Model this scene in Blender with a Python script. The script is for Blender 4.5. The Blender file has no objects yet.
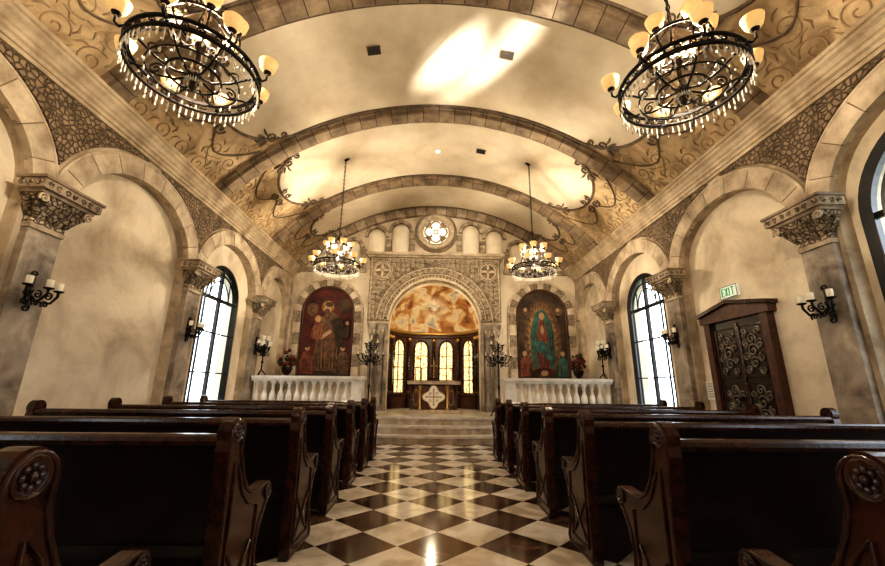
import bpy, math, random, bmesh
from mathutils import Vector, Matrix, Euler
random.seed(7)
pi=math.pi
S=bpy.context.scene
# ------------------------------------------------------------------ materials
def nmat(name):
    m=bpy.data.materials.new(name); m.use_nodes=True
    nt=m.node_tree; b=nt.nodes['Principled BSDF']
    return m,nt,b
def mat(name,c,rough=.5,metal=0,c2=None,scale=3,detail=6,bump=0,bscale=20,em=None,es=0,pos=(.35,.65),vor=0,vorc=None,trans=0,distort=0):
    m,nt,b=nmat(name)
    N=nt.nodes.new; L=nt.links.new
    b.inputs['Base Color'].default_value=(*c,1)
    b.inputs['Roughness'].default_value=rough
    b.inputs['Metallic'].default_value=metal
    if trans: b.inputs['Transmission Weight'].default_value=trans
    tc=N('ShaderNodeTexCoord')
    col=None
    if c2:
        n=N('ShaderNodeTexNoise'); n.inputs['Scale'].default_value=scale; n.inputs['Detail'].default_value=detail
        n.inputs['Roughness'].default_value=.62; n.inputs['Distortion'].default_value=distort
        L(tc.outputs['Object'],n.inputs['Vector'])
        r=N('ShaderNodeValToRGB'); r.color_ramp.elements[0].position=pos[0]; r.color_ramp.elements[1].position=pos[1]
        r.color_ramp.elements[0].color=(*c,1); r.color_ramp.elements[1].color=(*c2,1)
        L(n.outputs['Fac'],r.inputs['Fac']); col=r.outputs['Color']
    vo=None
    if vor:
        vo=N('ShaderNodeTexVoronoi'); vo.inputs['Scale'].default_value=vor; vo.feature='DISTANCE_TO_EDGE'
        L(tc.outputs['Object'],vo.inputs['Vector'])
        mr=N('ShaderNodeMapRange'); mr.inputs['From Min'].default_value=0.0; mr.inputs['From Max'].default_value=.16
        L(vo.outputs['Distance'],mr.inputs['Value'])
        mx=N('ShaderNodeMix'); mx.data_type='RGBA'
        L(mr.outputs['Result'],mx.inputs['Factor'])
        mx.inputs['A'].default_value=(*(vorc or (.1,.06,.03)),1)
        if col: L(col,mx.inputs['B'])
        else: mx.inputs['B'].default_value=(*c,1)
        col=mx.outputs['Result']
    if col: L(col,b.inputs['Base Color'])
    if bump:
        bn=N('ShaderNodeTexNoise'); bn.inputs['Scale'].default_value=bscale; bn.inputs['Detail'].default_value=5
        L(tc.outputs['Object'],bn.inputs['Vector'])
        bp=N('ShaderNodeBump'); bp.inputs['Strength'].default_value=bump; bp.inputs['Distance'].default_value=.02
        L(bn.outputs['Fac'],bp.inputs['Height'])
        if vor:
            bp2=N('ShaderNodeBump'); bp2.inputs['Strength'].default_value=.9; bp2.inputs['Distance'].default_value=.03
            L(mr.outputs['Result'],bp2.inputs['Height']); L(bp.outputs['Normal'],bp2.inputs['Normal'])
            L(bp2.outputs['Normal'],b.inputs['Normal'])
        else: L(bp.outputs['Normal'],b.inputs['Normal'])
    if em:
        b.inputs['Emission Color'].default_value=(*em,1); b.inputs['Emission Strength'].default_value=es
    return m
M={}
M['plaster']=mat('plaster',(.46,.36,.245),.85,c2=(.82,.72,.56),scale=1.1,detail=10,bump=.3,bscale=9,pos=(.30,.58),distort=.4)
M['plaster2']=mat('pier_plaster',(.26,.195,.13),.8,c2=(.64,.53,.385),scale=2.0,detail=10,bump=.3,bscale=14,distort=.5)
M['stone']=mat('stone',(.18,.13,.085),.7,c2=(.42,.33,.23),scale=4,detail=8,bump=.3,bscale=25)
M['stone_b']=mat('stone_light',(.28,.21,.14),.7,c2=(.60,.49,.36),scale=4,detail=8,bump=.3,bscale=25)
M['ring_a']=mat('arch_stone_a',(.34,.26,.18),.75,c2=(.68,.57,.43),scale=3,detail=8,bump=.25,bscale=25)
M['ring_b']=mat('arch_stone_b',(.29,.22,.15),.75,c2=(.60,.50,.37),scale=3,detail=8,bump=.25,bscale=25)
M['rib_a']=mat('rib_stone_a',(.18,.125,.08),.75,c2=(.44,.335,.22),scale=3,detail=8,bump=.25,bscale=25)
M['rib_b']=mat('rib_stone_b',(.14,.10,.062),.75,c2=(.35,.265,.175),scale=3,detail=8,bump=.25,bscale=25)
M['joint']=mat('joint_mortar',(.07,.045,.028),.9)
M['joint_l']=mat('joint_mortar_light',(.19,.135,.085),.9)
M['pilaster']=mat('pilaster_stone',(.10,.075,.055),.5,c2=(.46,.385,.30),scale=2.2,detail=10,bump=.2,bscale=20,distort=.8)
M['carved']=mat('carved_stone',(.30,.225,.145),.75,c2=(.64,.52,.37),scale=6,bump=.4,bscale=30,vor=20,vorc=(.12,.08,.048))  # dark cell edges paint crevice shade into the stone colour
M['carve_hi']=mat('carved_relief',(.46,.36,.24),.65,c2=(.78,.66,.49),scale=12,bump=.3,bscale=40)
M['spandrel']=mat('spandrel_mosaic',(.17,.115,.07),.7,c2=(.35,.255,.16),scale=6,bump=.3,bscale=30,vor=15,vorc=(.095,.063,.038))
M['cornice']=mat('cornice_stone',(.37,.28,.18),.6,c2=(.70,.58,.42),scale=3,detail=8,bump=.15,bscale=20)
M['vault']=mat('vault_ochre',(.25,.165,.085),.8,c2=(.66,.50,.30),scale=1.9,detail=10,bump=.5,bscale=6,distort=1.4,pos=(.3,.62))
M['panel']=mat('vault_panel',(.64,.53,.38),.75,c2=(.86,.77,.61),scale=.8,detail=6,bump=.08,bscale=6)
M['niche']=mat('niche_cream',(.74,.64,.48),.6,c2=(.88,.80,.66),scale=1.5,detail=6)
M['scroll']=mat('scroll_relief',(.26,.175,.095),.7,c2=(.46,.34,.19),scale=8)
M['mould']=mat('vault_moulding',(.085,.056,.034),.6,c2=(.21,.15,.095),scale=7)
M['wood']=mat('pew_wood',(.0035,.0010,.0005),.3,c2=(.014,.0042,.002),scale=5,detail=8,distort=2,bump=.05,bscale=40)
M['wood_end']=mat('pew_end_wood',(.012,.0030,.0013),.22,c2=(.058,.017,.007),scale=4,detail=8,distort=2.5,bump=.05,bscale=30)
M['wood_red']=mat('reddish_wood',(.030,.010,.005),.4,c2=(.11,.038,.017),scale=6,detail=8,distort=2)
M['iron']=mat('wrought_iron',(.008,.005,.004),.42,metal=.5)
M['bronze']=mat('bronze_iron',(.035,.022,.014),.4,metal=.7)
M['silver']=mat('weathered_silver_relief',(.10,.08,.06),.4,metal=.5,c2=(.30,.26,.21),scale=9)
M['marble']=mat('white_marble',(.64,.58,.49),.3,c2=(.88,.83,.75),scale=4,detail=8)
M['step']=mat('step_stone',(.42,.37,.30),.3,c2=(.70,.64,.55),scale=3,detail=8)
M['black']=mat('black_frame',(.005,.005,.005),.4)
M['gold']=mat('gold_leaf',(.50,.31,.10),.35,metal=.8)
M['white']=mat('white_cloth',(.8,.77,.7),.8)
M['candle']=mat('candle_wax',(.70,.63,.50),.5)
M['cup']=mat('frosted_candle_glass',(.80,.73,.58),.3,em=(1,.85,.6),es=.12)
M['shade']=mat('amber_shade',(.70,.45,.18),.35,em=(1,.60,.22),es=.5,c2=(.85,.62,.32),scale=12)
M['bulb']=mat('bulb',(1,.9,.7),.4,em=(1,.86,.6),es=8)
M['crystal']=mat('crystal',(.95,.92,.85),.05,trans=.6)
M['red']=mat('dark_red_flower',(.07,.008,.006),.6,c2=(.18,.03,.02),scale=9)
M['leaf']=mat('dark_leaf',(.015,.025,.010),.6,c2=(.04,.05,.015),scale=9)
def stained():
    m,nt,b=nmat('stained_glass_amber'); N=nt.nodes.new;L=nt.links.new
    tc=N('ShaderNodeTexCoord'); v=N('ShaderNodeTexVoronoi'); v.inputs['Scale'].default_value=7; v.feature='DISTANCE_TO_EDGE'
    L(tc.outputs['Object'],v.inputs['Vector'])
    r=N('ShaderNodeValToRGB'); r.color_ramp.elements[0].color=(.30,.12,.02,1); r.color_ramp.elements[0].position=.015
    r.color_ramp.elements[1].color=(1,.80,.40,1); r.color_ramp.elements[1].position=.09
    L(v.outputs['Distance'],r.inputs['Fac']); L(r.outputs['Color'],b.inputs['Base Color']); L(r.outputs['Color'],b.inputs['Emission Color'])
    b.inputs['Emission Strength'].default_value=1.3
    return m
M['stained']=stained()
M['milk']=mat('milky_glass',(.9,.85,.7),.3,em=(1,.93,.75),es=1.0)
def floormat():
    m,nt,b=nmat('checker_marble'); N=nt.nodes.new;L=nt.links.new
    tc=N('ShaderNodeTexCoord'); mp=N('ShaderNodeMapping')
    mp.inputs['Rotation'].default_value=(0,0,pi/4); mp.inputs['Location'].default_value=(0,0,.5)
    k=1/.43; mp.inputs['Scale'].default_value=(k,k,1)
    L(tc.outputs['Object'],mp.inputs['Vector'])
    ch=N('ShaderNodeTexChecker'); ch.inputs['Scale'].default_value=1
    L(mp.outputs['Vector'],ch.inputs['Vector'])
    n=N('ShaderNodeTexNoise'); n.inputs['Scale'].default_value=3; n.inputs['Detail'].default_value=9; n.inputs['Distortion'].default_value=1.5
    L(tc.outputs['Object'],n.inputs['Vector'])
    def ramp(a,c):
        r=N('ShaderNodeValToRGB'); r.color_ramp.elements[0].position=.38; r.color_ramp.elements[1].position=.62
        r.color_ramp.elements[0].color=(*a,1); r.color_ramp.elements[1].color=(*c,1); L(n.outputs['Fac'],r.inputs['Fac']); return r
    w=ramp((.58,.50,.39),(.86,.80,.70)); d=ramp((.028,.014,.008),(.13,.07,.04))
    mx=N('ShaderNodeMix'); mx.data_type='RGBA'
    L(ch.outputs['Fac'],mx.inputs['Factor']); L(w.outputs['Color'],mx.inputs['A']); L(d.outputs['Color'],mx.inputs['B'])
    L(mx.outputs['Result'],b.inputs['Base Color']); b.inputs['Roughness'].default_value=.12
    return m
M['floor']=floormat()
def fresco():
    m,nt,b=nmat('fresco_clouds'); N=nt.nodes.new;L=nt.links.new
    tc=N('ShaderNodeTexCoord'); n=N('ShaderNodeTexNoise'); n.inputs['Scale'].default_value=2.3; n.inputs['Detail'].default_value=8; n.inputs['Distortion'].default_value=.6
    L(tc.outputs['Object'],n.inputs['Vector'])
    r=N('ShaderNodeValToRGB'); e=r.color_ramp.elements
    e[0].position=.30; e[0].color=(.12,.045,.015,1); e[1].position=.70; e[1].color=(.32,.34,.32,1)
    x=e.new(.43); x.color=(.38,.16,.045,1); x=e.new(.50); x.color=(.58,.34,.13,1); x=e.new(.58); x.color=(.80,.66,.42,1)
    L(n.outputs['Fac'],r.inputs['Fac'])
    vd=N('ShaderNodeVectorMath'); vd.operation='DISTANCE'; vd.inputs[1].default_value=(0,13.3,3.75)
    L(tc.outputs['Object'],vd.inputs[0])
    mr=N('ShaderNodeMapRange'); mr.inputs['From Min'].default_value=.08; mr.inputs['From Max'].default_value=.5; mr.inputs['To Min'].default_value=1; mr.inputs['To Max'].default_value=0
    L(vd.outputs['Value'],mr.inputs['Value'])
    mx=N('ShaderNodeMix'); mx.data_type='RGBA'; L(mr.outputs['Result'],mx.inputs['Factor']); L(r.outputs['Color'],mx.inputs['A']); mx.inputs['B'].default_value=(.9,.8,.58,1)
    L(mx.outputs['Result'],b.inputs['Base Color']); b.inputs['Roughness'].default_value=.8
    return m
M['fresco']=fresco()
def glass():
    m=bpy.data.materials.new('window_glass'); m.use_nodes=True; nt=m.node_tree; nt.nodes.clear()
    N=nt.nodes.new;L=nt.links.new
    o=N('ShaderNodeOutputMaterial'); t=N('ShaderNodeBsdfTransparent'); g=N('ShaderNodeBsdfGlossy'); g.inputs['Roughness'].default_value=.02
    mx=N('ShaderNodeMixShader'); mx.inputs[0].default_value=.05
    L(t.outputs[0],mx.inputs[1]); L(g.outputs[0],mx.inputs[2]); L(mx.outputs[0],o.inputs[0]); return m
M['glass']=glass()
M['ground']=mat('grass_ground',(.22,.25,.16),.9,c2=(.35,.38,.26),scale=3)
M['tree']=mat('tree_foliage',(.05,.08,.07),.8,c2=(.16,.21,.18),scale=4)
M['bark']=mat('tree_bark',(.09,.06,.04),.9)
M['p_dark']=mat('painting_ground_dark_red',(.018,.004,.003),.85,c2=(.11,.020,.012),scale=3,detail=8)
M['p_dark2']=mat('painting_ground_umber',(.014,.011,.007),.85,c2=(.09,.052,.024),scale=3,detail=8)
M['p_robe']=mat('painting_robe_brown',(.035,.018,.010),.85,c2=(.20,.11,.055),scale=7)
M['p_teal']=mat('painting_mantle_teal',(.010,.045,.042),.85,c2=(.06,.16,.125),scale=7)
M['p_rose']=mat('painting_robe_rose',(.10,.022,.013),.85,c2=(.27,.085,.042),scale=7)
M['p_skin']=mat('painting_skin',(.42,.25,.14),.85)
M['p_ray']=mat('painting_gold',(.13,.06,.016),.85,c2=(.40,.22,.07),scale=9)
M['green']=mat('exit_green',(.0,.30,.10),.5,em=(0,.5,.15),es=.3)
M['signwhite']=mat('exit_white',(.85,.88,.85),.5,em=(.9,1,.9),es=.15)
M['paper']=mat('notice_paper',(.75,.72,.65),.8)
M['vent']=mat('vent_metal',(.02,.018,.015),.5)
M['spot']=mat('recessed_lamp',(1,.95,.85),.5,em=(1,.9,.7),es=1.2)

# ------------------------------------------------------------------ mesh builder
class MB:
    def __init__(s): s.v=[];s.f=[];s.m=[];s.sm=[];s.mats=[]
    def mi(s,k):
        if k not in s.mats: s.mats.append(k)
        return s.mats.index(k)
    def add(s,vs,fs,k,smooth=False):
        b=len(s.v); i=s.mi(k)
        for p in vs:
            s.v.append(tuple(p))
        for f in fs:
            s.f.append([b+j for j in f]); s.m.append(i); s.sm.append(smooth)
    def box(s,x0,x1,y0,y1,z0,z1,k):
        s.add([(x0,y0,z0),(x1,y0,z0),(x1,y1,z0),(x0,y1,z0),(x0,y0,z1),(x1,y0,z1),(x1,y1,z1),(x0,y1,z1)],
              [(0,3,2,1),(4,5,6,7),(0,1,5,4),(1,2,6,5),(2,3,7,6),(3,0,4,7)],k)
    def prism(s,poly,ax,a0,a1,k,smooth=False):
        n=len(poly)
        def P(p,a):
            if ax=='x': return (a,p[0],p[1])
            if ax=='y': return (p[0],a,p[1])
            return (p[0],p[1],a)
        vs=[P(p,a0) for p in poly]+[P(p,a1) for p in poly]
        s.add(vs,[list(range(n))[::-1],list(range(n,2*n))],k)
        s.add(vs,[(i,(i+1)%n,n+(i+1)%n,n+i) for i in range(n)],k,smooth)
    def lathe(s,prof,c,k,seg=16,T=None,smooth=True):
        vs=[];fs=[]
        for r,z in prof:
            for j in range(seg):
                a=2*pi*j/seg
                p=Vector((r*math.cos(a),r*math.sin(a),z))
                if T is not None: p=T@p
                vs.append((p[0]+c[0],p[1]+c[1],p[2]+c[2]))
        for i in range(len(prof)-1):
            for j in range(seg):
                fs.append((i*seg+j,i*seg+(j+1)%seg,(i+1)*seg+(j+1)%seg,(i+1)*seg+j))
        s.add(vs,fs,k,smooth)
    def sphere(s,c,r,k,seg=10,rings=6,sc=(1,1,1)):
        prof=[(max(1e-4,math.sin(pi*i/rings)),-math.cos(pi*i/rings)) for i in range(rings+1)]
        T=Matrix.Diagonal((r*sc[0],r*sc[1],r*sc[2]))
        s.lathe(prof,c,k,seg,T)
    def tube(s,pts,r,k,seg=6,closed=False):
        pts=[Vector(p) for p in pts]; n=len(pts)
        if n<2: return
        vs=[];fs=[];nr=None
        for i,p in enumerate(pts):
            if closed: t=pts[(i+1)%n]-pts[i-1]
            else: t=pts[min(i+1,n-1)]-pts[max(i-1,0)]
            if t.length<1e-9: t=Vector((0,0,1))
            t.normalize()
            if nr is None:
                nr=t.orthogonal().normalized()
            nr=nr-t*nr.dot(t)
            if nr.length<1e-6: nr=t.orthogonal()
            nr.normalize(); bn=t.cross(nr)
            rr=r[i] if isinstance(r,(list,tuple)) else r
            for j in range(seg):
                a=2*pi*j/seg+pi/seg
                vs.append(p+nr*(rr*math.cos(a))+bn*(rr*math.sin(a)))
        m=n if closed else n-1
        for i in range(m):
            for j in range(seg):
                a=i*seg;b=((i+1)%n)*seg
                fs.append((a+j,a+(j+1)%seg,b+(j+1)%seg,b+j))
        if not closed:
            fs.append(list(range(seg))[::-1]); fs.append([(n-1)*seg+j for j in range(seg)])
        s.add(vs,fs,k,seg>4)
    def grid(s,fn,nu,nv,k,smooth=True):
        vs=[fn(i/nu,j/nv) for i in range(nu+1) for j in range(nv+1)]
        fs=[(i*(nv+1)+j,(i+1)*(nv+1)+j,(i+1)*(nv+1)+j+1,i*(nv+1)+j+1) for i in range(nu) for j in range(nv)]
        s.add(vs,fs,k,smooth)
    def mesh(s,name):
        me=bpy.data.meshes.new(name); me.from_pydata(s.v,[],s.f)
        for k in s.mats: me.materials.append(M[k])
        me.polygons.foreach_set('material_index',s.m); me.polygons.foreach_set('use_smooth',s.sm)
        bm=bmesh.new(); bm.from_mesh(me); bmesh.ops.recalc_face_normals(bm,faces=bm.faces); bm.to_mesh(me); bm.free()
        me.update(); return me
    def obj(s,name,loc=(0,0,0),rz=0,bevel=0):
        o=bpy.data.objects.new(name,s.mesh(name)); S.collection.objects.link(o); o.location=loc; o.rotation_euler[2]=rz
        if bevel:
            b=o.modifiers.new('bevel','BEVEL'); b.width=bevel; b.segments=2; b.limit_method='ANGLE'; b.angle_limit=.7
        return o
def inst(src,loc,rz=0):
    o=bpy.data.objects.new(src.name.split('.')[0],src.data); S.collection.objects.link(o); o.location=loc; o.rotation_euler[2]=rz
    for md in src.modifiers:
        b=o.modifiers.new('bevel','BEVEL'); b.width=md.width; b.segments=md.segments; b.limit_method='ANGLE'; b.angle_limit=.7
    return o
def spiral(cx,cy,r0,r1,a0,turns,n=26):
    return [(cx+(r0+(r1-r0)*i/n)*math.cos(a0+turns*2*pi*i/n),cy+(r0+(r1-r0)*i/n)*math.sin(a0+turns*2*pi*i/n)) for i in range(n+1)]

W=4.55; D=11.9; YB=-5.0; H=6.85; R=5.784; ZC=H-R
def vz(x): return ZC+math.sqrt(max(0,R*R-x*x))
def VP(s_,y,off=0):
    a=s_/R; return ((R-off)*math.sin(a),y,ZC+(R-off)*math.cos(a))
def arch_wall(mb,P,a0,a1,top,ops,n0,n1,k,bottom=0,base_n=1):
    bp=set([a0,a1])
    for i in range(1,base_n): bp.add(a0+(a1-a0)*i/base_n)
    for (o0,o1,sill,spr,rise) in ops:
        c=(o0+o1)/2;h=(o1-o0)/2
        for i in range(25): bp.add(round(c-h*math.cos(pi*i/24),5))
    bp=sorted(b for b in bp if a0-1e-6<=b<=a1+1e-6)
    def arch(o,a):
        c=(o[0]+o[1])/2;h=(o[1]-o[0])/2
        return max(bottom,o[3]+o[4]*math.sqrt(max(0,1-((a-c)/h)**2)))
    for p,q in zip(bp,bp[1:]):
        if q-p<1e-4: continue
        m=(p+q)/2; o=next((o for o in ops if o[0]<m<o[1]),None)
        segs=[]
        if o is None: segs.append((bottom,bottom,top(p),top(q)))
        else:
            if o[2]>bottom: segs.append((bottom,bottom,o[2],o[2]))
            segs.append((arch(o,p),arch(o,q),top(p),top(q)))
            mb.add([P(p,arch(o,p),n0),P(q,arch(o,q),n0),P(q,arch(o,q),n1),P(p,arch(o,p),n1)],[(0,1,2,3)],k)
            if o[2]>bottom: mb.add([P(p,o[2],n0),P(q,o[2],n0),P(q,o[2],n1),P(p,o[2],n1)],[(0,1,2,3)],k)
        for (za,zb,zc,zd) in segs:
            for n in (n0,n1):
                mb.add([P(p,za,n),P(q,zb,n),P(q,zd,n),P(p,zc,n)],[(0,1,2,3)],k)
    for o in ops:
        for a in (o[0],o[1]):
            z0=max(o[2],bottom); z1=max(o[3],bottom)
            if z1>z0: mb.add([P(a,z0,n0),P(a,z1,n0),P(a,z1,n1),P(a,z0,n1)],[(0,1,2,3)],k)
def voussoirs(mb,P,c,spr,rx,rz,w,n0,n1,nb,ks,kj='joint',a0=0,a1=pi,gap=.012,jd=.012):
    def E(t,d): return (c+(rx+d)*math.cos(t),spr+(rz+d)*math.sin(t))
    for i in range(nb):
        t0=a0+(a1-a0)*i/nb+gap; t1=a0+(a1-a0)*(i+1)/nb-gap
        k=ks[i%len(ks)]
        for j in range(2):
            u0=t0+(t1-t0)*j/2; u1=t0+(t1-t0)*(j+1)/2
            pts=[E(u0,0),E(u1,0),E(u1,w),E(u0,w)]
            vs=[P(a,z,n0) for a,z in pts]+[P(a,z,n1) for a,z in pts]
            fs=[(0,1,2,3),(4,5,6,7),(0,1,5,4),(2,3,7,6)]
            if j==0: fs.append((0,3,7,4))
            else: fs.append((1,2,6,5))
            mb.add(vs,fs,k)
    for i in range(32):
        t0=a0+(a1-a0)*i/32;t1=a0+(a1-a0)*(i+1)/32
        pts=[E(t0,.006),E(t1,.006),E(t1,w-.006),E(t0,w-.006)]
        nn=n1-jd
        mb.add([P(a,z,n0) for a,z in pts]+[P(a,z,nn) for a,z in pts],[(4,5,6,7),(0,1,5,4),(2,3,7,6)],kj)

# ------------------------------------------------------------------ room shell
mb=MB(); mb.box(-4.85,4.85,YB-.3,D+.3,-.2,0,'floor'); mb.obj('floor')
PIL=[-4.0,-1.27,1.47,4.14,6.93,9.66]
RIB=[-3.8,-1.05,1.7,4.45,7.2,9.95]
SPR=3.17; RISE=.90
BAYS=list(zip([YB]+PIL,PIL+[D]))
def Pside(sg): return lambda a,z,n: (sg*(W-n),a,z)
WL=[(-.8,.9,.55,2.95,.88),(7.55,9.05,.55,2.9,.74)]
WR=[(-.8,.9,.55,2.95,.88),(2.0,3.80,.55,2.95,.92),(7.55,9.05,.55,2.9,.74)]
for sg,nm in((-1,'left'),(1,'right')):
    P=Pside(sg); mb=MB()
    arch_wall(mb,P,YB-.3,D+.3,lambda a:4.85,WL if sg<0 else WR,-.3,0,'plaster')
    ops=[]
    for a,b in BAYS:
        lo=a+.25 if a>YB else a+.3; hi=b-.25 if b<D else b-.25
        ops.append((lo,hi,0,SPR,RISE if (b-a)>2.2 else .72))
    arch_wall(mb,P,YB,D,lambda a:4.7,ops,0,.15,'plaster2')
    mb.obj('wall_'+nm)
    mb=MB()
    for o in ops:
        c=(o[0]+o[1])/2;h=(o[1]-o[0])/2
        voussoirs(mb,P,c,SPR,h,o[4],.27,.1,.19,9,['ring_a','ring_b'],'joint_l',gap=.006,jd=.006)
        mb.tube([P(c+(h+.27)*math.cos(pi*i/32),SPR+(o[4]+.27)*math.sin(pi*i/32),.18) for i in range(33)],.022,'ring_a',6)
    mb.obj('trim_arcade_'+nm)
    mb=MB()
    for p in PIL:
        prev=None
        for i in range(41):
            a=p-1.25+2.5*i/40; zl=SPR+.15
            for o in ops:
                c=(o[0]+o[1])/2;h=(o[1]-o[0])/2+.33;rz=o[4]+.33
                if abs(a-c)<h: zl=max(zl,SPR+rz*math.sqrt(1-((a-c)/h)**2))
            if a<YB: prev=None; continue
            cur=(a,zl,4.42)
            if prev and (prev[1]<4.4 or cur[1]<4.4):
                z0=min(prev[1],4.42);z1=min(zl,4.42)
                vs=[P(prev[0],z0,.15),P(a,z1,.15),P(a,4.42,.15),P(prev[0],4.42,.15),P(prev[0],z0,.172),P(a,z1,.172),P(a,4.42,.172),P(prev[0],4.42,.172)]
                mb.add(vs,[(4,5,6,7),(0,1,5,4),(2,3,7,6)],'spandrel')
            prev=cur
    mb.obj('trim_spandrel_'+nm)
    prof=[(0,4.43),(.19,4.43),(.19,4.48),(.215,4.48),(.225,4.52),(.255,4.54),(.255,4.585),(.275,4.60),(.30,4.65),(.335,4.68),(.335,4.72),(.36,4.73),(.36,4.78),(.0,4.82)]
    mb=MB(); mb.prism([(sg*(W-n),z) for n,z in prof],'y',YB,D,'cornice'); mb.obj('trim_cornice_'+nm)
    mb=MB()
    mb.prism([(sg*(W-n),z) for n,z in [(0,0),(.03,0),(.03,.16),(.015,.19),(0,.19)]],'y',YB,9.38,'pilaster'); mb.obj('baseboard_'+nm)

Pend=lambda a,z,n:(a,D-n,z)
mb=MB()
arch_wall(mb,Pend,-4.7,4.7,lambda a:vz(a)+.03 if abs(a)<4.5 else 4.7,[(-1.38,1.38,0,2.95,1.38)],-.3,0,'plaster',base_n=60)
mb.obj('wall_front')
mb=MB()
Pb=lambda a,z,n:(a,YB+n,z)
arch_wall(mb,Pb,-4.7,4.7,lambda a:vz(a)+.03 if abs(a)<4.5 else 4.7,[(-1.0,1.0,0,2.4,1.0)],-.3,0,'plaster',base_n=60)
mb.obj('wall_back')
mb=MB()
poly=[(-1,0),(1,0)]+[(math.cos(pi*i/20),2.4+math.sin(pi*i/20)) for i in range(21)]
mb.prism(poly,'y',YB-.2,YB-.12,'wood_red')
for x in(-.5,.5):
    for z in(.3,1.1,1.9): mb.box(x-.36,x+.36,YB-.12,YB-.09,z,z+.65,'wood_end')
mb.obj('door_2')

# ceiling
mb=MB()
mb.grid(lambda u,v:VP(-5.25+10.5*u,YB-.3+(D+.6-YB)*v),64,40,'vault')
mb.grid(lambda u,v:VP(-5.25+10.5*u,YB-.3+(D+.6-YB)*v,-.15),48,4,'vault')
mb.obj('ceiling')
edges=[YB]+RIB+[D]
mb=MB(); ms=MB(); mo=MB()
for a,b in zip(edges,edges[1:]):
    hb=(b-a)/2-.24; c=(a+b)/2
    if hb<.3: continue
    ry=hb; EL=1.0; SE=3.98; Ls=SE-EL
    def hy(s_):
        t=(abs(s_)-Ls)/EL
        return ry*math.sqrt(max(0,1-t*t)) if t>0 else ry
    cols=[-SE+EL*(1-math.cos(pi/2*i/12)) for i in range(13)]+[-Ls+2*Ls*i/40 for i in range(1,40)]+[SE-EL*(1-math.cos(pi/2*i/12)) for i in range(12,-1,-1)]
    vs=[];fs=[]
    for s_ in cols:
        h=hy(s_)
        vs+= [VP(s_,c-h,.015),VP(s_,c+h,.015)]
    for i in range(len(cols)-1): fs.append((2*i,2*i+1,2*i+3,2*i+2))
    mb.add(vs,fs,'panel',True)
    out=[(s_,c+hy(s_)) for s_ in cols]+[(s_,c-hy(s_)) for s_ in cols[::-1][1:-1]]
    mo.tube([VP(p,q,.02) for p,q in out],.03,'mould',6,True)
    f_=hb/1.14
    for sx in(-1,1):
        pts=[]
        for i in range(33):
            u=-1+2*i/32
            s_=4.55-.38*math.exp(-(u/.28)**2)-.75*(abs(u)**3)
            pts.append(VP(sx*s_,c+u*hb,.02))
        mo.tube(pts,.016,'mould',6)
        for sy in(-1,1):
            for (cs,cy,r0,r1,a0,t,th) in [(3.45,.92,.02,.12,0,1.4,.02),(3.70,.80,.02,.10,2,1.3,.017),(3.22,1.0,.02,.08,1,1.2,.015)]:
                pts=[VP(sx*x,c+sy*(cy+(y-cy))*f_,.03) for x,y in spiral(cs,cy,r0,r1,a0,t)]
                ms.tube(pts,th,'mould',5)
            for q in range(4):
                a=q*.6-.5
                p0=(3.5,.92)
                pts=[VP(sx*(p0[0]+l*math.cos(a+l)),c+sy*(p0[1]-l*math.sin(a+l))*f_,.03) for l in(.1,.17,.24,.29)]
                ms.tube(pts,[.015,.026,.02,.005],'mould',5)
            pts=[VP(sx*x,c+sy*y*f_,.03) for x,y in spiral(4.12,.13,.02,.12,0,1.3)]; ms.tube(pts,.018,'mould',5)
            pts=[VP(sx*x,c+sy*y*f_,.03) for x,y in spiral(3.88,.1,.02,.08,1,1.3)]; ms.tube(pts,.015,'mould',5)
        for i in range(5):
            y0=c+(i-2)*hb*.42
            for j,(ss,sg2) in enumerate(((4.42,1),(4.82,-1))):
                if j==0 and i==2: continue
                pts=[VP(sx*x,y,.004) for x,y in spiral(ss,y0,.02,.17,i*1.3+j,1.5*sg2,30)]
                ms.tube(pts,.011,'scroll',5)
                for kk in range(6):
                    a=kk*1.05+i
                    ms.tube([VP(sx*(ss+.17*math.cos(a)),y0+.17*math.sin(a),.004),VP(sx*(ss+.23*math.cos(a+.25)),y0+.23*math.sin(a+.25),.006),VP(sx*(ss+.26*math.cos(a+.6)),y0+.26*math.sin(a+.6),.004)],[.008,.018,.004],'scroll',5)
        for i in range(2):
            for sy in(-1,1):
                pts=[VP(sx*x,y,.004) for x,y in spiral(4.05-.22*i,c+sy*hb*(.78+.12*i),.02,.13,i+1,1.5*sy,26)]
                ms.tube(pts,.011,'scroll',5)
mb.obj('trim_ceiling_panels'); mo.obj('trim_ceiling_mouldings'); ms.obj('trim_ceiling_scrollwork')
mb=MB()
def rib(mb,y0,y1,th,nb,ks,S0=5.1,kj='joint',gp=.008):
    for i in range(nb):
        s0=-S0+2*S0*i/nb+gp; s1=-S0+2*S0*(i+1)/nb-gp
        k=ks[i%len(ks)]
        for j in range(2):
            a=s0+(s1-s0)*j/2;b=s0+(s1-s0)*(j+1)/2
            vs=[VP(a,y0,0),VP(b,y0,0),VP(b,y1,0),VP(a,y1,0),VP(a,y0,th),VP(b,y0,th),VP(b,y1,th),VP(a,y1,th)]
            fs=[(4,5,6,7),(0,1,5,4),(2,3,7,6)]+([(0,3,7,4)] if j==0 else [(1,2,6,5)])
            mb.add(vs,fs,k)
    for i in range(48):
        a=-S0+2*S0*i/48;b=-S0+2*S0*(i+1)/48; t=th-.010; e=.008
        vs=[VP(a,y0+e,0),VP(b,y0+e,0),VP(b,y1-e,0),VP(a,y1-e,0),VP(a,y0+e,t),VP(b,y0+e,t),VP(b,y1-e,t),VP(a,y1-e,t)]
        mb.add(vs,[(4,5,6,7),(0,1,5,4),(2,3,7,6)],kj)
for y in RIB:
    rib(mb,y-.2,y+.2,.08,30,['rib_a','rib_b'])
    rib(mb,y-.14,y+.14,.15,30,['rib_b','rib_a'])
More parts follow.
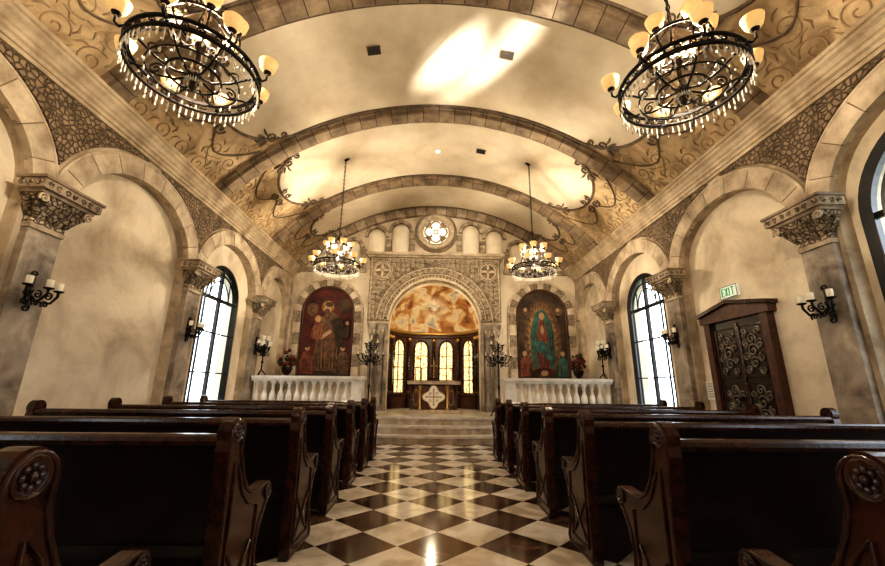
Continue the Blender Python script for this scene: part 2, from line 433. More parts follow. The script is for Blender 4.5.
rib(mb,D-.16,D,.28,30,['stone','stone_b'])
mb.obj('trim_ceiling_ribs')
for x,y in((-1.15,5.5),(1.15,5.5),(-1.05,2.9),(1.05,8.4)):
    mb=MB(); s0=R*math.asin(x/R)
    mb.grid(lambda u,v:VP(s0-.11+.22*u,y-.08+.16*v,.03),2,1,'vent',False)
    for i in range(4):
        mb.tube([VP(s0-.11,y-.07+.035*i,.035),VP(s0+.11,y-.07+.035*i,.035)],.004,'mould',4)
    mb.tube([VP(s0-.11,y-.08,.03),VP(s0+.11,y-.08,.03),VP(s0+.11,y+.08,.03),VP(s0-.11,y+.08,.03)],.010,'mould',4,True)
    mb.obj('ceiling_vent')
for x,y in((0.0,5.8),(.0,8.6)):
    mb=MB(); px,py,pz=VP(R*math.asin(x/R),y,.03)
    mb.lathe([(.0001,0),(.03,0),(.035,-.01),(.05,-.01),(.05,.02)],(px,py,pz),'spot',16)
    mb.obj('recessed_ceiling_lamp')

# pilasters
def pilaster_mesh():
    mb=MB()
    mb.box(0,.13,-.24,.24,0,.3,'pilaster'); mb.box(0,.115,-.225,.225,.3,.36,'pilaster'); mb.box(0,.095,-.2,.2,.36,.42,'pilaster')
    mb.box(0,.08,-.19,.19,.42,2.92,'pilaster')
    mb.box(0,.1,-.2,.2,2.88,2.93,'stone_b'); mb.box(0,.09,-.195,.195,2.93,3.0,'carved')
    b0=[(0,-.19,3.0),(.09,-.19,3.0),(.09,.19,3.0),(0,.19,3.0)]; b1=[(0,-.3,3.22),(.24,-.3,3.22),(.24,.3,3.22),(0,.3,3.22)]
    mb.add(b0+b1,[(0,1,5,4),(1,2,6,5),(2,3,7,6),(0,1,2,3),(4,5,6,7)],'carved')
    mb.box(0,.26,-.32,.32,3.22,3.26,'stone'); mb.box(0,.30,-.36,.36,3.26,3.36,'stone_b'); mb.box(0,.32,-.38,.38,3.36,3.39,'stone')
    for y in(-.2,-.067,.067,.2):
        mb.tube([(.08,y*.8,3.0),(.13,y*.9,3.08),(.19,y,3.16),(.23,y*1.05,3.15),(.225,y*1.05,3.12)],[.02,.04,.035,.022,.01],'carved',6)
    for y in(-.27,.27):
        pts=[(.245,y+p,3.17+q) for p,q in spiral(0,0,.005,.055,0,1.6)]
        mb.tube(pts,.013,'carve_hi',5)
    for y in(-1,1):
        for x in(.08,.17):
            mb.tube([(x*.6,y*.18,3.0),(x*.8,y*.23,3.1),(x,y*.29,3.17),(x,y*.315,3.14)],[.02,.035,.03,.01],'carved',6)
    for i in range(7):
        y=-.3+.6*i/6
        mb.tube([(.305,y+p,3.31+q) for p,q in spiral(0,0,.005,.034,i%2*pi,1.3*(1 if i%2 else -1),14)],.009,'carved',5)
    for sy in(-1,1):
        for i in range(3):
            mb.tube([(.06+i*.09+p,sy*.365,3.31+q) for p,q in spiral(0,0,.005,.034,i%2*pi,1.3,14)],.009,'carved',5)
    mb.v=[(x,y,z-.14 if z>2.5 else z) for x,y,z in mb.v]
    return mb
pm=pilaster_mesh(); first=None
for sg in(-1,1):
    for y in PIL:
        rz=0 if sg<0 else pi
        if first is None: first=pm.obj('pilaster',(-4.4,y,0),0)
        else: inst(first,(sg*4.4,y,0),rz)

# ------------------------------------------------------------------ windows
def window(name,sg,o,x=W+.06):
    P=lambda a,z,n:(sg*(x-n),a,z)
    a0,a1,sill,spr,rise=o; c=(a0+a1)/2;h=(a1-a0)/2
    mb=MB()
    def out(k,base=True):
        pts=[(c-h+k,sill+k),(c+h-k,sill+k)] if base else []
        return pts+[(c+(h-k)*math.cos(pi*i/24),spr+(rise-k)*math.sin(pi*i/24)) for i in range(25)]
    mb.tube([P(a,z,0) for a,z in out(.03)],.075,'black',4,True)
    mb.tube([P(a,z,.02) for a,z in out(.20)],.022,'black',4,True)
    mb.box(*sorted((sg*(x-.03),sg*(x+.03))),c-.035,c+.035,sill,spr+rise-.05,'black')
    for z,t in((sill+.85,.012),(sill+1.65,.012),(spr,.035)):
        mb.box(*sorted((sg*(x-.02),sg*(x+.02))),c-h+.02,c+h-.02,z-t,z+t,'black')
    for f in(-.5,.5):
        zt=spr+rise*math.sqrt(1-f*f)
        mb.box(*sorted((sg*(x-.012),sg*(x+.012))),c+f*h-.009,c+f*h+.009,spr,zt,'black')
    mb.tube([P(c+h*.5*math.cos(pi*i/16),spr+rise*.55*math.sin(pi*i/16),0) for i in range(17)],.015,'black',4)
    mb.prism([(a,z) for a,z in out(.04)],'x',sg*(x+.005),sg*(x+.012),'glass')
    mb.box(*sorted((sg*(x-.16),sg*(x+.1))),a0-.05,a1+.05,sill-.06,sill,'stone_b')
    return mb.obj(name)
i=1
for sg in(-1,1):
    for o in (WL if sg<0 else WR):
        window('window_%d'%i,sg,o); i+=1
        ld=bpy.data.lights.new('portal','AREA'); ld.shape='RECTANGLE'; ld.size=o[1]-o[0]; ld.size_y=o[3]+o[4]-o[2]; ld.cycles.is_portal=True
        lo=bpy.data.objects.new('window_sky_portal',ld); S.collection.objects.link(lo)
        lo.location=(sg*(W+.32),(o[0]+o[1])/2,(o[2]+o[3]+o[4])/2); lo.rotation_euler=(pi/2,0,pi/2 if sg>0 else -pi/2)

# ------------------------------------------------------------------ platform + steps
def steppoly(w,yf,yb,rc):
    pts=[(-w,yb)]
    for i in range(9):
        t=pi/2*i/8; pts.append((-w+rc-rc*math.cos(t),yf+rc*.7-rc*.7*math.sin(t)+.10))
    for i in range(1,12):
        x=-(w-rc)+2*(w-rc)*i/12; pts.append((x,yf+.10*(x/(w-rc))**2))
    for i in range(9):
        t=pi/2*(8-i)/8; pts.append((w-rc+rc*math.cos(t),yf+rc*.7-rc*.7*math.sin(t)+.10))
    pts.append((w,yb)); return pts
mb=MB()
mb.box(-4.39,4.39,9.45,D-.005,0,.51,'step')
mb.obj('chancel_platform')
mb=MB()
for w,yf,z0,z1,yb_ in((1.42,8.75,0,.17,9.44),(1.36,9.03,.17,.34,9.44),(1.30,9.31,.34,.512,9.44)):
    mb.prism(steppoly(w,yf+.02,yb_,.2 if yf>9.2 else .35),'z',z0,z1-.045,'stone_b')
    mb.prism(steppoly(w+.02,yf,yb_,.1 if yf>9.2 else .35),'z',z1-.045,z1,'step')
mb.obj('chancel_steps',(.06,0,0))

# ------------------------------------------------------------------ apse
AR=1.5; AY=12.2
mb=MB()
def cyl(a,z,r=AR): return (r*math.sin(a),AY+r*math.cos(a),z)
mb.grid(lambda u,v:cyl(-pi/2+pi*u,.3+2.65*v),40,6,'wood_red')
mb.grid(lambda u,v:cyl(-pi/2+pi*u,.3+5*v,AR+.25),24,2,'stone')
mb.grid(lambda u,v:(AR*math.cos(pi/2*v)*math.sin(-pi/2+pi*u),AY+AR*math.cos(pi/2*v)*math.cos(-pi/2+pi*u),2.95+AR*math.sin(pi/2*v)),40,16,'fresco')
poly=[(-1.37,D),(-1.37,AY),(-1.75,AY)]+[(1.75*math.sin(-pi/2+pi*i/20),AY+1.75*math.cos(-pi/2+pi*i/20)) for i in range(1,20)]+[(1.75,AY),(1.37,AY),(1.37,D)]
mb.prism(poly,'z',0,.51,'step')
mb.prism(poly[2:-2],'z',5.0,5.05,'stone')
for z,r in((2.95,.06),(2.82,.03),(.95,.04)):
    mb.tube([cyl(-pi/2+pi*i/40,z,AR-.04) for i in range(41)],r,'wood_red' if z<2.9 else 'gold',6)
for a in (-78,-53-16,-35,0,35,53+16,78):
    a=math.radians(a)
    mb.tube([cyl(a,.55,AR-.07),cyl(a,2.8,AR-.07)],.055,'wood_end',8)
    mb.sphere(cyl(a,2.72,AR-.07),.08,'gold',8,6); mb.sphere(cyl(a,1.0,AR-.07),.08,'wood_red',8,6)
for a in(-53,-17.5,17.5,53):
    a=math.radians(a); hw=math.radians(10.0)
    def g(u,v,rr=AR-.03):
        t=-1+2*u; return cyl(a+hw*t,1.0+(1.42+.28*math.sqrt(max(0,1-t*t)))*v,rr)
    mb.grid(g,14,6,'stained')
    fr=[g(0,0),g(1,0)]+[g(1-i/16,1) for i in range(17)]
    mb.tube([(p[0]*.97,AY+(p[1]-AY)*.97,p[2]) for p in fr],.035,'wood_end',5,True)
    mb.tube([cyl(a,1.0,AR-.05),cyl(a,2.68,AR-.05)],.016,'wood_end',4)
    for z in(1.4,1.8,2.2): mb.tube([cyl(a-hw,z,AR-.05),cyl(a,z,AR-.05),cyl(a+hw,z,AR-.05)],.011,'wood_end',4)
c0=Vector((0,AY+AR*.78,2.95+AR*.56))
for i in range(18):
    t=i*2*pi/18
    mb.tube([c0+Vector((.12*math.cos(t),-.02,.1*math.sin(t))),c0+Vector((.40*math.cos(t),-.06,.26*math.sin(t)))],[.012,.003],'gold',4)
mb.sphere(c0+Vector((0,-.06,0)),.05,'white',8,6,(1,.6,1.6))
for s0 in(-1,1): mb.tube([c0+Vector((0,-.06,.02)),c0+Vector((s0*.14,-.08,.09)),c0+Vector((s0*.26,-.08,.04))],[.03,.035,.004],'white',6)
mb.obj('apse')

# ------------------------------------------------------------------ portal
mb=MB()
P2=lambda a,z,n:(a,D-n,z)
arch_wall(mb,P2,-2.0,2.0,lambda a:5.05,[(-1.38,1.38,0,2.95,1.38)],0,.3,'carved',bottom=3.05)
for a in(-2.0,2.0): mb.add([P2(a,3.05,0),P2(a,5.05,0),P2(a,5.05,.3),P2(a,3.05,.3)],[(0,1,2,3)],'carved')
for s0 in(-1,1): mb.box(*sorted((s0*1.38,s0*2.0)),D-.3,D,2.98,3.06,'stone_b')
mb.box(-2.08,2.08,D-.38,D,5.03,5.10,'stone_b'); mb.box(-2.14,2.14,D-.43,D,5.10,5.18,'cornice')
for r,t,k in((1.40,.045,'carve_hi'),(1.54,.02,'carve_hi'),(1.74,.025,'carve_hi')):
    pts=[(r*math.cos(pi*i/48),D-.31,2.98+r*math.sin(pi*i/48)) for i in range(49)]
    pts=[p for p in pts if abs(p[0])<1.97 and p[2]<4.98 and p[2]>3.05]
    mb.tube(pts,t,k,6)
for i in range(1,44):
    t=pi*i/44; mb.sphere((1.475*math.cos(t),D-.31,2.98+1.475*math.sin(t)),.028,'carve_hi',6,4)
for i in range(26):
    t=.12+(pi-.24)*i/25
    cx,cz=1.64*math.cos(t),2.98+1.64*math.sin(t)
    mb.tube([(x,D-.315,z) for x,z in spiral(cx,cz,.008,.07,t,1.4*(1 if i%2 else -1),16)],.014,'carve_hi',5)
for s0 in(-1,1):
    gx=.12
    while gx<1.95:
        gz=3.2
        while gz<4.95:
            rr=math.hypot(gx,gz-2.98)
            if rr>1.84 and not math.hypot(gx-1.62,gz-4.62)<.36 and gx<1.9:
                sgn=1 if (int(gx*10)+int(gz*10))%2 else -1
                mb.tube([(s0*x,D-.312,z) for x,z in spiral(gx,gz,.006,.062,gx*7+gz*5,1.4*sgn,14)],.013,'carve_hi',5)
            gz+=.145
        gx+=.145
    c=(s0*1.62,D-.32,4.62)
    mb.tube([(c[0]+.24*math.cos(2*pi*i/24),c[1],c[2]+.24*math.sin(2*pi*i/24)) for i in range(24)],.028,'carve_hi',6,True)
    mb.tube([(c[0]+.30*math.cos(2*pi*i/24),c[1],c[2]+.30*math.sin(2*pi*i/24)) for i in range(24)],.015,'carve_hi',6,True)
    mb.box(c[0]-.035,c[0]+.035,c[1]-.04,c[1]+.02,c[2]-.2,c[2]+.2,'carve_hi'); mb.box(c[0]-.2,c[0]+.2,c[1]-.04,c[1]+.02,c[2]-.035,c[2]+.035,'carve_hi')
    mb.tube([(s0*1.95,D-.31,3.1),(s0*1.95,D-.31,4.98)],.025,'carve_hi',6)
    for x,y in((1.58,D-.2),(1.84,D-.2)):
        mb.lathe([(.14,.51),(.14,.6),(.11,.62),(.13,.67),(.10,.72),(.085,.75),(.08,2.6),(.1,2.62),(.085,2.65),(.11,2.75),(.13,2.78),(.12,2.83),(.15,2.9),(.15,2.98)],(s0*x,y,0),'pilaster',14)
        for j in range(6):
            t=2*pi*j/6
            mb.tube([(s0*x+.09*math.cos(t),y+.09*math.sin(t),2.66),(s0*x+.14*math.cos(t),y+.14*math.sin(t),2.8),(s0*x+.15*math.cos(t),y+.15*math.sin(t),2.78)],[.02,.025,.01],'carve_hi',5)
    mb.box(*sorted((s0*1.38,s0*1.46)),D-.25,D,.51,2.98,'pilaster')
mb.tube([(x*1.0,D-.315,5.0) for x in(-1.97,1.97)],.02,'carve_hi',6)
mb.obj('altar_portal')

# upper lunette arcade + oculus
mb=MB()
for s0 in(-1,1):
    for x,zs,h in((1.12,5.98,.36),(1.88,5.80,.36),(2.60,5.42,.30),(3.18,5.10,.22)):
        c=s0*x
        voussoirs(mb,P2,c,zs,h*.8,h*.8,.10,0,.14,7,['stone_b','stone'])
        zb=5.18 if x<2.1 else 4.75
        mb.grid(lambda u,v:(c+h*.80*math.cos(pi*u),D-.24*math.sin(pi*u),zb+(zs-zb)*v),12,2,'niche')
        mb.grid(lambda u,v:(c+h*.80*math.cos(pi*u)*math.cos(pi/2*v),D-.24*math.sin(pi*u)*math.cos(pi/2*v),zs+h*.78*math.sin(pi/2*v)),12,6,'niche')
    for x in(.75,1.50,2.27,2.90):
        zt=5.9 if x<1 else 5.75-(x-1.43)*.45
        zb=5.18 if x<2.1 else 4.75
        n=4
        for j in range(n): 
            z0=zb+(zt-zb)*j/n
            mb.box(*sorted((s0*x-.08,s0*x+.08)),D-.12,D,z0+.008,z0+(zt-zb)/n-.008,['stone_b','stone'][j%2])
    for j in range(6):
        x0=2.16+j*.37; mb.box(*sorted((s0*x0,s0*(x0+.35))),D-.1,D,4.62,4.76,['stone_b','stone'][j%2])
mb.obj('trim_lunette_arcade')
mb=MB(); oc=(0,D,6.0)
T=Matrix.Rotation(pi/2,3,'X')
mb.lathe([(.60,0),(.60,.16),(.55,.2),(.49,.2),(.47,.15),(.42,.13),(.40,.05)],oc,'carve_hi',40,T)
mb.lathe([(.0001,.04),(.41,.04)],oc,'milk',32,T)
mb.lathe([(.62,0),(.62,.10),(.68,.10),(.68,0)],oc,'stone',32,T)
for j in range(4):
    t=j*pi/2
    cx,cz=.19*math.cos(t),6.0+.19*math.sin(t)
    mb.tube([(cx+.165*math.cos(t+q),D-.1,cz+.165*math.sin(t+q)) for q in [(-2.1+4.2*i/20) for i in range(21)]],.03,'stone_b',6)
    t+=pi/4
    mb.prism([(.40*math.cos(t-.33),6+.40*math.sin(t-.33)),(.40*math.cos(t+.33),6+.40*math.sin(t+.33)),(.2*math.cos(t),6+.2*math.sin(t))],'y',D-.1,D-.05,'stone')
mb.tube([(.07*math.cos(2*pi*i/16),D-.1,6+.07*math.sin(2*pi*i/16)) for i in range(16)],.02,'stone',5,True)
mb.obj('oculus_window')

# ------------------------------------------------------------------ paintings
def ell(cx,cz,rx,rz,n=20,a0=0,a1=2*pi): return [(cx+rx*math.cos(a0+(a1-a0)*i/n),cz+rz*math.sin(a0+(a1-a0)*i/n)) for i in range(n)]
def painting(kind,cx):
    mb=MB()
    hw,zb,zs=.76,1.45,3.35
    poly=[(cx-hw,zb),(cx+hw,zb)]+[(cx+hw*math.cos(pi*i/24),zs+hw*math.sin(pi*i/24)) for i in range(25)]
    mb.prism(poly,'y',D-.04,D-.0,'p_dark' if kind==0 else 'p_dark2')
    lay=[0.041]
    def fl(pts,k):
        lay[0]+=.0012
        mb.prism([(cx+x,z) for x,z in pts],'y',D-lay[0],D-.035,k)
    def folds(x0,x1,z0,z1,n,k):
        for i in range(n):
            x=x0+(x1-x0)*(i+.5)/n; d=random.uniform(-.06,.06); w=random.uniform(.008,.02); m=random.uniform(.3,.7)
            fl([(x-w*.2,z0),(x+w,z0+.02),(x+d*m+w,z0+(z1-z0)*m),(x+d,z1),(x+d*m-w*.4,z0+(z1-z0)*m)],k)
    if kind==0:
        fl([(-.74,1.47),(.74,1.47),(.74,1.72),(.3,1.85),(-.2,1.78),(-.74,1.95)],'p_dark2')
        fl(ell(.45,3.55,.2,.22),'p_dark2'); fl(ell(-.48,3.42,.17,.2),'p_robe')
        fl([(-.30,1.6),(.46,1.58),(.50,2.1),(.42,2.6),(.46,2.95),(.34,3.22),(.14,3.34),(-.06,3.30),(-.22,3.12),(-.34,2.85),(-.30,2.3),(-.40,1.9)],'p_robe')
        folds(-.25,.4,1.65,2.7,6,'p_ray'); folds(-.25,.4,1.65,2.7,8,'p_dark2'); folds(-.1,.4,2.0,3.1,5,'p_rose')
        fl([(-.42,2.72),(-.16,2.50),(.16,2.72),(.1,2.82),(-.16,2.62),(-.34,2.80)],'p_skin')
        fl([(.1,3.1),(.36,3.2),(.5,2.6),(.4,1.9),(.28,2.5)],'p_dark2')
        fl(ell(-.02,3.50,.18,.19),'p_ray'); fl(ell(-.02,3.47,.10,.145),'p_skin'); fl(ell(.02,3.57,.12,.08),'p_dark2'); fl(ell(-.03,3.37,.075,.085),'p_robe')
        fl([(-.46,2.55),(-.2,2.45),(-.12,2.6),(-.14,2.98),(-.36,3.02),(-.44,2.8)],'p_rose'); folds(-.4,-.16,2.52,2.95,4,'p_ray')
        fl(ell(-.28,3.12,.11,.11),'p_ray'); fl(ell(-.28,3.12,.075,.09),'p_skin')
        for s0,k in((-1,'p_rose'),(1,'p_robe')):
            fl([(s0*.72,1.5),(s0*.30,1.5),(s0*.34,1.9),(s0*.46,2.15),(s0*.62,2.15),(s0*.72,1.9)],k); 
            folds(s0*.7,s0*.36,1.55,2.0,5,'p_dark2'); fl(ell(s0*.52,2.26,.07,.085),'p_skin'); fl(ell(s0*.54,2.32,.08,.06),'p_dark2')
        fl(ell(.58,2.75,.1,.22),'p_dark2'); fl(ell(.6,3.0,.05,.06),'p_skin')
    else:
        star=[]
        for i in range(64):
            t=2*pi*i/64; r=1.0 if i%2 else .80
            star.append((.48*r*math.cos(t),2.62+1.08*r*math.sin(t)))
        fl(ell(0,2.62,.56,1.16,28),'p_robe'); fl(star,'p_ray')
        fl([(-.26,1.75),(.30,1.72),(.38,2.2),(.35,2.8),(.26,3.2),(.13,3.46),(-.02,3.53),(-.16,3.44),(-.28,3.15),(-.38,2.7),(-.36,2.1)],'p_teal')
        fl([(-.14,1.72),(.18,1.7),(.2,2.3),(.13,2.9),(.08,3.2),(-.08,3.2),(-.15,2.8),(-.18,2.2)],'p_rose')
        folds(-.33,-.12,1.85,3.1,5,'p_dark2'); folds(.14,.34,1.85,3.1,5,'p_dark2'); folds(-.12,.16,1.75,2.7,6,'p_dark')
        fl([(-.3,2.3),(-.05,2.2),(.2,1.9),(.3,2.1),(.1,2.5),(-.2,2.6)],'p_teal'); folds(-.2,.25,2.1,2.4,5,'p_dark2')
        fl([(-.06,2.85),(0,3.05),(.06,2.85),(0,2.75)],'p_skin')
        fl(ell(0,3.31,.085,.115),'p_skin'); fl(ell(0,1.66,.3,.1),'p_dark'); fl(ell(0,1.6,.11,.08),'p_skin')
        for s0 in(-1,1):
            fl([(s0*.72,1.5),(s0*.40,1.5),(s0*.44,1.95),(s0*.58,2.1),(s0*.7,1.95)],'p_rose' if s0<0 else 'p_teal'); folds(s0*.7,s0*.44,1.55,1.95,4,'p_dark'); fl(ell(s0*.57,2.17,.06,.075),'p_skin')
            fl(ell(s0*.52,3.45,.13,.12),'p_robe'); fl(ell(s0*.5,3.5,.055,.06),'p_skin')
    o=[(cx-hw,D-.06,zb),(cx+hw,D-.06,zb)]+[(cx+hw*math.cos(pi*i/24),D-.06,zs+hw*math.sin(pi*i/24)) for i in range(25)]
    mb.tube(o,.04,'wood_red',6,True)
    voussoirs(mb,P2,cx,zs,hw+.04,hw+.04,.20,0,.12,13,['ring_a','carved'],'joint_l')
    for s0 in(-1,1):
        for j in range(6):
            z0=zb-.05+(zs-zb+.05)*j/6
            a,b=sorted((cx+s0*(hw+.04),cx+s0*(hw+.24))); mb.box(a,b,D-.12,D,z0+.004,z0+(zs-zb+.05)/6-.004,['ring_a','carved'][j%2])
    mb.box(cx-hw-.28,cx+hw+.28,D-.16,D,zb-.17,zb-.06,'stone_b')
    mb.tube([(cx-hw-.27,D-.06,zb-.05),]+[(cx-hw-.27,D-.06,zs)]+[(cx-(hw+.27)*math.cos(pi*i/24),D-.06,zs+(hw+.27)*math.sin(pi*i/24)) for i in range(25)]+[(cx+hw+.27,D-.06,zb-.05)],.035,'carve_hi',6)
    return mb.obj('arched_painting')
painting(0,-3.22); painting(1,3.28)

# ------------------------------------------------------------------ balustrade
def balustrade(s0):
    mb=MB()
    x0,x1=1.92,4.28
    for zc,hh,hw in((.55,.04,.13),(.60,.02,.11),(1.30,.03,.11),(1.36,.035,.15)):
        mb.box(*sorted((s0*x0,s0*x1)),9.72-hw,9.72+hw,zc-hh,zc+hh,'marble')
    n=12
    for i in range(n):
        x=x0+.16+(x1-x0-.26)*i/(n-1)
        mb.box(s0*x-.06,s0*x+.06,9.66,9.78,.62,.68,'marble'); mb.box(s0*x-.055,s0*x+.055,9.665,9.775,1.22,1.28,'marble')
        mb.lathe([(.045,.68),(.055,.70),(.035,.73),(.06,.80),(.078,.88),(.07,.96),(.04,1.05),(.032,1.12),(.045,1.15),(.035,1.18),(.055,1.22)],(s0*x,9.72,0),'marble',12)
    mb.box(*sorted((s0*1.68,s0*1.94)),9.59,9.85,.51,1.34,'marble'); mb.box(*sorted((s0*1.64,s0*1.98)),9.55,9.89,1.32,1.40,'marble'); mb.box(*sorted((s0*1.65,s0*1.97)),9.56,9.88,.51,.62,'marble')
    return mb.obj('balustrade')
balustrade(-1); balustrade(1)

# ------------------------------------------------------------------ altar
mb=MB(); ya,yb=10.75,11.3
mb.box(-.68,.68,ya-.04,yb+.04,.512,.60,'stone_b'); mb.box(-.62,.62,ya,yb,.6,1.24,'wood_red')
mb.box(-.70,.70,ya-.06,yb+.06,1.24,1.32,'stone_b'); mb.box(-.66,.66,ya-.03,yb+.03,1.20,1.24,'wood_end')
for x in(-.56,.56,-.36,.36): mb.lathe([(.05,.6),(.05,.65),(.03,.67),(.035,1.1),(.055,1.18),(.055,1.21)],(x,ya-.01,0),'gold' if abs(x)<.5 else 'wood_end',10)
for s0 in(-1,1): mb.tube([(s0*.46+.07*math.cos(t),ya-.005,.9+.2*math.sin(t)) for t in [2*pi*i/16 for i in range(16)]],.012,'gold',5,True)
q=[]
for i in range(32):
    t=2*pi*i/32; r=.25+.05*math.cos(4*t); q.append((r*math.cos(t),.92+r*math.sin(t)))
mb.prism(q,'y',ya-.03,ya,'white')
mb.box(-.014,.014,ya-.04,ya,.73,1.11,'gold'); mb.box(-.19,.19,ya-.04,ya,.907,.935,'gold')
for j in range(4):
    t=pi/4+j*pi/2; mb.tube([(x,ya-.035,z) for x,z in spiral(.12*math.cos(t),.92+.12*math.sin(t),.005,.04,t,1.3,14)],.007,'gold',5)
    t=j*pi/2; mb.sphere((.19*math.cos(t),ya-.035,.92+.19*math.sin(t)),.025,'gold',8,5)
mb.tube([(x,ya-.03,z) for x,z in q],.012,'gold',5,True)
mb.box(-.72,.72,ya-.08,yb+.05,1.32,1.33,'stone_b')
for x in(-.5,-.34,.34,.5):
    mb.lathe([(.05,1.33),(.05,1.345),(.015,1.37),(.025,1.42),(.012,1.46),(.035,1.5),(.014,1.51),(.014,1.66),(.001,1.67)],(x,11.05,0),'gold',8)
mb.lathe([(.09,1.33),(.09,1.36),(.02,1.4),(.02,1.5),(.05,1.52)],(0,11.05,0),'gold',10)
mb.box(-.012,.012,11.04,11.06,1.5,1.86,'gold'); mb.box(-.1,.1,11.04,11.06,1.72,1.745,'gold')
mb.prism([(-.16,1.33),(.16,1.33),(.12,1.42),(-.12,1.42)],'y',10.85,10.95,'wood_end')
mb.obj('altar')

# ------------------------------------------------------------------ candelabra
def candelabrum(h,loc,name,arms=6,rad=.3,cup=False):
    mb=MB()
    for j in range(3):
        t=2*pi*j/3+pi/6
        c_,s_=math.cos(t),math.sin(t); f=h/2
        mb.tube([(0,0,.28*f),(.08*c_*f,.08*s_*f,.2*f),(.16*c_*f,.16*s_*f,.12*f),(.2*c_*f,.2*s_*f,.03),(.23*c_*f,.23*s_*f,.014)],.014,'iron',6)
    mb.lathe([(.016,.1),(.018,.3*h),(.035,.32*h),(.035,.34*h),(.017,.36*h),(.017,.66*h),(.04,.68*h),(.04,.7*h),(.014,.72*h),(.014,.86*h)],(0,0,0),'iron',8)
    for z,rr,n in((.66*h,rad,arms),(.8*h,rad*.55,max(3,arms//2))):
        for j in range(n):
            t=2*pi*j/n+ (0 if rr==rad else .5)
            c_,s_=math.cos(t),math.sin(t)
            p=[(.35*rr,z-.1),(.8*rr,z-.06),(rr,z+.03),(rr,z+.06)]
            mb.tube([(0,0,z-.02)]+[(a*c_,a*s_,b) for a,b in p],.014,'iron',5)
            mb.tube([(x*c_,x*s_,zz) for x,zz in spiral(.5*rr,z+.0,.01,.06,0,1.3,14)],.012,'iron',4)
            mb.tube([(x*c_,x*s_,zz) for x,zz in spiral(.75*rr,z-.14,.01,.06,2,1.3,14)],.011,'iron',4)
            e=(rr*c_,rr*s_,0)
            if cup:
                mb.lathe([(.015,z+.06),(.035,z+.08),(.045,z+.13),(.05,z+.17)],e,'cup',10)
            else:
                mb.lathe([(.01,z+.05),(.042,z+.06),(.044,z+.078),(.015,z+.08)],e,'iron',8)
                mb.lathe([(.015,z+.075),(.015,z+.15),(.001,z+.155)],e,'candle',8)
    z=.86*h
    mb.lathe([(.01,z),(.04,z+.01),(.015,z+.03)],(0,0,0),'iron',8)
    mb.lathe([(.018,z+.03),(.018,z+.13),(.001,z+.135)],(0,0,0),'candle',8)
    return mb.obj(name,loc)
c1=candelabrum(2.0,(-1.53,9.58,.51),'floor_candelabrum'); inst(c1,(1.53,9.58,.51))
c2=candelabrum(.95,(-4.13,9.72,1.393),'table_candelabrum',4,.14,True); inst(c2,(4.13,9.72,1.393),.4)
for s0 in(-1,1):
    mb=MB()
    mb.lathe([(.2,0),(.2,.06),(.15,.1),(.12,.14),(.1,.5),(.12,.78),(.17,.82),(.17,.87)],(0,0,0),'pilaster',16)
    mb.lathe([(.06,.87),(.1,.89),(.05,.93),(.12,1.02),(.15,1.12),(.13,1.16)],(0,0,0),'bronze',14)
    for i in range(46):
        t=random.uniform(0,2*pi); u=random.random(); r=.22*math.sqrt(u); z=1.2+.42*random.random()*(1-u*.6)
        mb.sphere((r*math.cos(t),r*math.sin(t),z),random.uniform(.035,.06),'red' if i%3 else 'leaf',7,5)
    mb.obj('flower_pedestal',(s0*4.02,11.1,.511))

